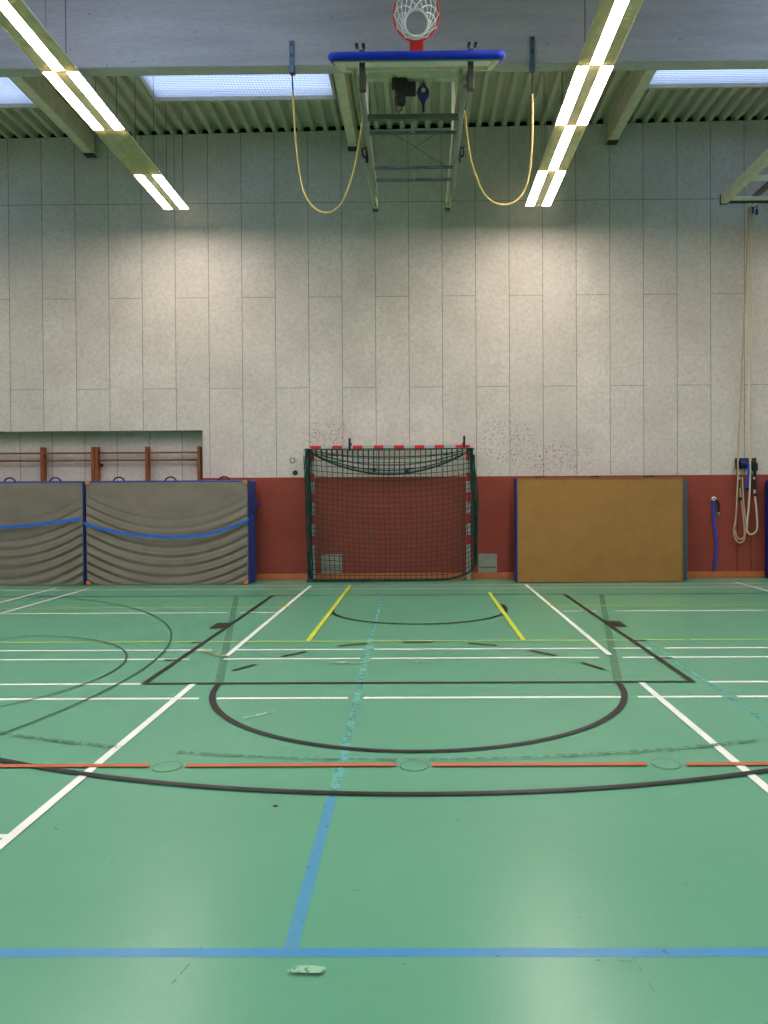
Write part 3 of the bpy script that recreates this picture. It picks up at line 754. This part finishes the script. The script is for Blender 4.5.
# base tube on the floor
m = MB(); m.tube(smooth_curve([(-2.17, 14.58, .03), (-2.16, 14.38, .03), (-2.1, 14.32, .03), (-1.2, 14.31, .03), (0, 14.31, .035), (.45, 14.33, .045), (.72, 14.38, .08), (.93, 14.46, .15), (1.04, 14.55, .235), (1.05, 14.61, .26)], 8), .022, 8); m.build('base_tube', M['greenrope'], gl, smooth=True)
# the net: grid surfaces of round cords
def net(mb, fn, nu, nv, r=.0062, ru=1, steps=14, skipu=(), n=4):
    for i in range(nu+1):
        mb.tube([fn(i/nu, k/steps) for k in range(steps+1)], r, n, cap=False)
    for j in range(nv+1):
        mb.tube([fn(k/(2*steps), j/nv) for k in range(2*steps+1)], r, n, cap=False)
def fx(u): return -2.205+3.26*u
def front(u, v):   # v 0 top rope, 1 bottom
    topz = 2.585-.03*math.sin(PI*u)
    botz = .05+.19*max(0., (u-.8)/.2)**2
    z = topz+(botz-topz)*v - .13*math.sin(PI*u)*math.sin(PI*v)**.8
    y = FY+.02-.05*math.sin(PI*v)*math.sin(PI*u)+.03*math.sin(9*u)*v*(1-v) + .06*max(0., (u-.85)/.15)*v
    x = fx(u)+.02*math.sin(6*v+7*u)*math.sin(PI*v)
    x += (.12*v*(1-u)**4 if u < .5 else 0)-.0*u
    return (x, y, z)
m = MB(); net(m, front, 32, 25, steps=20); m.build('net_front', M['netgreen'], gl)
def roofp(u, v):   # v 0 at the crossbar, 1 at the front rope
    s = .50*(math.sin(PI*u)**.75)*math.sin(PI*min(1, v*1.0))**.9
    return (fx(u)*(1-.01*v)-.005, GY-.05+(FY+.02-GY+.05)*v, 2.60-.015*v-.03*math.sin(PI*u)*v-s)
m = MB(); net(m, roofp, 32, 10, .0062, steps=14); m.build('net_roof', M['netgreen'], gl)
for xa, xb, xc, xd, zb in ((-2.235, -2.115, -2.17, -2.09, .05), (.985, 1.085, 1.06, 1.12, .30)):
    m = MB(); rd = random.Random(3)
    for k in range(16):                       # gathered side net, hanging as a loose bundle
        q = (k+.5)/16; a0 = rd.uniform(0, 6); fr = rd.uniform(5, 9); yy = FY+.02+(GY-.1-FY)*rd.random()
        bul = 0 if xa < 0 else .05*q
        m.tube([(xa+(xb-xa)*q+((xc+(xd-xc)*q)-(xa+(xb-xa)*q))*v + bul*math.sin(PI*v)**2 + .010*math.sin(fr*v*2+a0), yy+.015*math.sin(7*v+a0), 2.57-(2.57-zb)*v) for v in [i/24 for i in range(25)]], .0075, 5)
    for j in range(22):
        v = .04+.92*j/21; z = 2.57-(2.57-zb)*v; x0_ = xa+(xc-xa)*v; x1_ = xb+(xd-xb)*v
        m.tube([(x0_, FY+.03, z), ((x0_+x1_)/2, FY+.10, z-.05), (x1_, GY-.07, z+.01)], .006, 5)
    m.build('net_side', M['netgreen'], gl)
m = MB(); rd = random.Random(9)
for k in range(5):
    a0 = rd.uniform(0, 6)
    m.tube([(lambda p: (p[0], p[1]-.015+.02*math.sin(9*i/12+a0), max(.012, p[2]+.015*math.sin(i*.9+a0*2))))(front(i/60*.95, 1)) for i in range(61)], .009, 5)
m.build('net_hem', M['netgreen'], gl)
m = MB(); m.tube([front(k/40, 0) for k in range(41)], .011, 6)
for q in (0, 1): m.tube([front(q, k/30) for k in range(31)], .014, 6)
m.tube([front(k/60, 1) for k in range(61)], .014, 6); m.build('border_rope', M['netgreen'], gl, smooth=True)
m = MB()
for j in (.36, .43, .5, .57): m.tube([roofp(k/40, j) for k in range(41)], .0055, 5)
m.build('drape_fold', M['netgreen'], gl)
# dark wall hooks above the crossbar
for x, z0, z1, lb in ((-1.362, 2.56, 2.82, 'dark steel hook strap over the left part of the goal crossbar'), (.893, 2.62, 2.85, 'dark steel hook strap over the right end of the goal crossbar')):
    t = thing('goal_hook', (x, 14.75, z0), lb, 'wall hook', 'dark hooks above the goal crossbar')
    MB().rbox(x-.022, x+.022, 14.775, 14.80, 2.64, 2.73, .004).build('plate', M['dark'], t)
    m = MB(); m.rbox(x-.022, x+.022, 14.565, 14.80, 2.672, 2.70, .004); m.rbox(x-.022, x+.022, 14.555, 14.575, z0, z1-.01, .004); m.build('hook', M['black'], t)

# ------------------------------------------------------------------ small things on the wall
def plate(x0, x1, z0, z1, label):
    t = thing('wall_plate', ((x0+x1)/2, YB, (z0+z1)/2), label, 'wall plate', 'grey plates low on the red wall')
    MB().rbox(x0, x1, YB-.048, YB-.028, z0, z1, .005).build('plate', M['plate'], t)
    MB().rbox(x0+.02, x1-.02, YB-.054, YB-.046, z0+.10, z0+.115, .002).build('slot', M['dark'], t)
plate(-1.96, -1.55, .13, .51, 'grey square plate low on the red wall seen through the goal net')
plate(1.17, 1.545, .128, .505, 'grey square plate low on the red wall right of the goal')
for x, z, r, lb in ((-2.475, 2.14, .05, 'black round plug in the white wall left of the goal'), (-.897, 2.195, .042, 'left black plug behind the goal net'), (-.24, 2.165, .042, 'right black plug behind the goal net')):
    t = thing('wall_plug', (x, YB, z), lb, 'wall plug', 'black plugs above the red band')
    MB().disc((x, YB-.008, z), r, (0, 1, 0), .018, 20).build('cap', M['black'], t); MB().disc((x, YB-.018, z), r*.4, (0, 1, 0), .006, 12).build('centre', M['dark'], t)
t = thing('wall_ring', (-2.53, YB, 2.39), 'small pale ring outline on the white wall left of the goal top', 'wall ring')
m = MB(); m.tube([(-2.53+.05*math.cos(k*PI/10), YB-.006, 2.39+.05*math.sin(k*PI/10)) for k in range(20)], .008, 6, closed=True); m.build('ring', M['dark'], t)
MB().disc((-2.53, YB-.003, 2.39), .044, (0, 1, 0), .006, 20).build('cover', M['wall'], t)
# blue belt on a hook
t = thing('belt', (5.86, 14.74, 1.5), 'royal blue belt hanging from a pale hook on the red wall', 'belt')
MB().ribbon(smooth_curve([(5.845, 14.735, 1.55), (5.84, 14.735, 1.3), (5.86, 14.73, 1.0), (5.895, 14.73, .7), (5.885, 14.735, .45), (5.855, 14.74, .14)], 6), (1, 0, 0), .05, .008, (0, -1, 0)).build('webbing', M['belt_blue'], t)
m = MB(); m.tube(smooth_curve([(5.87, 14.73, 1.55), (5.92, 14.72, 1.52), (5.945, 14.725, 1.42), (5.94, 14.73, 1.3)], 5), .02, 7); m.build('tail', M['black'], t)
MB().rbox(5.91, 5.96, 14.71, 14.745, 1.25, 1.31, .006).build('buckle', M['galv'], t)
m = MB(); m.disc((5.855, 14.745, 1.575), .04, (0, 1, 0), .05, 14); m.rbox(5.80, 5.90, 14.72, 14.76, 1.55, 1.59, .006); m.build('hook', M['board'], t)

# ------------------------------------------------------------------ ring track under the roof at the right edge, its ropes and their wall rack
tr = thing('ring_track', (6.4, 13.4, 7.3), 'pale ceiling track for gymnastic rings at the right edge', 'ceiling track')
for x in (5.87, 7.2):
    MB().rbox(x, x+.13, 10.2, 14.42, 7.285, 7.46, .006).build('rail', M['cream'], tr)
    MB().rbox(x-.01, x+.14, 14.42, 14.45, 7.275, 7.47, .004).build('end_cap', M['black'], tr)
for y, wd in ((14.12, .16), (13.2, .20)): MB().rbox(6.0, 7.2, y, y+wd, 7.285, 7.31, .004).build('crossbar', M['board'], tr)
MB().rbox(6.0, 7.2, 14.36, 14.44, 7.29, 7.34, .004).build('end_bar', M['olive'], tr)
MB().rbox(6.42, 6.50, 10.2, 14.40, 7.315, 7.40, .006).build('centre_rail', M['rail_brown'], tr)
for yy in (10.4, 11.4):
    for x in (5.935, 7.265): MB().rbox(x-.02, x+.02, yy-.01, yy+.01, 7.46, zd(x), .003).build('hanger', M['cream'], tr)
m = MB(); m.rbox(6.68, 6.71, 13.8, 13.83, 7.0+.2, 7.5, .004); m.rbox(6.62, 6.8, 13.78, 13.85, 7.2, 7.23, .004); m.rbox(6.72, 6.82, 13.76, 13.9, 7.3, 7.4, .01); m.build('trolley', M['black'], tr)
pw = MB()
for x in (6.44, 6.52): pw.disc((x, 14.47, 7.30), .06, (1, 0, 0), .03, 16)
pw.rbox(6.37, 6.60, 14.43, 14.52, 7.27, 7.31, .006); pw.build('pulley', M['board'], tr)
m = MB(); m.tube([(6.60, 14.5, 7.27), (6.60, 14.5, 7.18)], .012, 6); m.tube([(6.60, 14.5, 7.19), (6.60, 14.5, 7.10)], .03, 8); m.build('snap_hook', M['belt_blue'], tr)
m = MB(); m.tube([(6.53, 14.5, 7.27), (6.53, 14.5, 7.12)], .018, 6); m.build('hook', M['dark'], tr)
# rope: falls from the pulley to the rack
def X(px): return (px-419.0)/50.55
rp = thing('pulley_rope', (6.5, 14.6, 2.2), 'long pale rope falling from the ceiling track and looped under the wall rack', 'rope')
def rope(pts, r, m_, nm='rope_strand', n=6): return MB().tube(smooth_curve(pts, n), r, 7).build(nm, M[m_], rp, smooth=True)
rope([(6.46, 14.52, 7.30), (6.40, 14.60, 5.2), (6.33, 14.66, 3.2), (6.30, 14.66, 2.4), (6.29, 14.66, 1.9), (6.26, 14.68, 1.2), (6.22, 14.68, .95), (6.26, 14.68, .76), (6.35, 14.68, .70), (6.43, 14.68, .80), (6.41, 14.68, 1.2), (6.35, 14.68, 1.7), (6.33, 14.68, 2.0)], .016, 'rope')
rope([(6.50, 14.52, 7.30), (6.50, 14.60, 5.2), (6.51, 14.65, 3.2), (6.52, 14.63, 2.3), (6.51, 14.64, 1.6), (6.47, 14.65, 1.1), (6.47, 14.66, .95), (6.53, 14.67, .87), (6.62, 14.68, .89), (6.68, 14.68, 1.0), (6.67, 14.68, 1.3), (6.63, 14.68, 1.7), (6.62, 14.68, 2.0)], .018, 'rope_pale')
rope([(6.54, 14.52, 7.30), (6.54, 14.60, 5.2), (6.55, 14.66, 3.2), (6.555, 14.66, 2.3)], .012, 'rope_pale')
rope([(6.38, 14.66, 2.0), (6.40, 14.65, 1.5), (6.45, 14.65, 1.05), (6.42, 14.66, .84), (6.34, 14.66, .77), (6.27, 14.665, .83), (6.24, 14.66, .95)], .014, 'rope')
for x, z0, z1 in ((6.315, 1.78, 1.95), (6.315, 1.52, 1.58), (6.345, 1.54, 1.6), (6.635, 1.75, 1.95), (6.64, 1.62, 1.68)):
    MB().tube([(x, 14.675, z0), (x, 14.675, z1)], .032, 8).build('rope_clamp', M['black'], rp)
rk = thing('rope_rack', (6.5, YB, 2.2), 'dark wall rack with rolled blue webbing holding the looped ropes', 'wall rack')
MB().rbox(6.29, 6.70, 14.745, 14.80, 2.17, 2.38, .01).build('back_plate', M['dark'], rk)
m = MB(); m.tube([(6.32, 14.735, 2.3), (6.32, 14.735, 1.72)], .024, 6); m.tube([(6.66, 14.735, 2.3), (6.66, 14.735, 1.75)], .028, 6); m.rbox(6.60, 6.71, 14.70, 14.76, 2.12, 2.28, .01); m.build('black_strap', M['black'], rk)
m = MB(); m.tube([(6.36, 14.71, 2.27), (6.56, 14.71, 2.27)], .075, 14); m.build('webbing_roll', M['navy'], rk, smooth=True)
MB().ribbon(smooth_curve([(6.49, 14.625, 2.26), (6.49, 14.625, 2.1), (6.475, 14.63, 1.95), (6.455, 14.64, 1.78)], 5), (1, 0, 0), .055, .007, (0, -1, 0)).build('webbing_end', M['belt_blue'], rk)
MB().rbox(6.43, 6.49, 14.62, 14.65, 1.73, 1.79, .005).build('tip', M['black'], rk)
for o in list(bpy.data.objects):
    if '_o' in o: del o['_o']
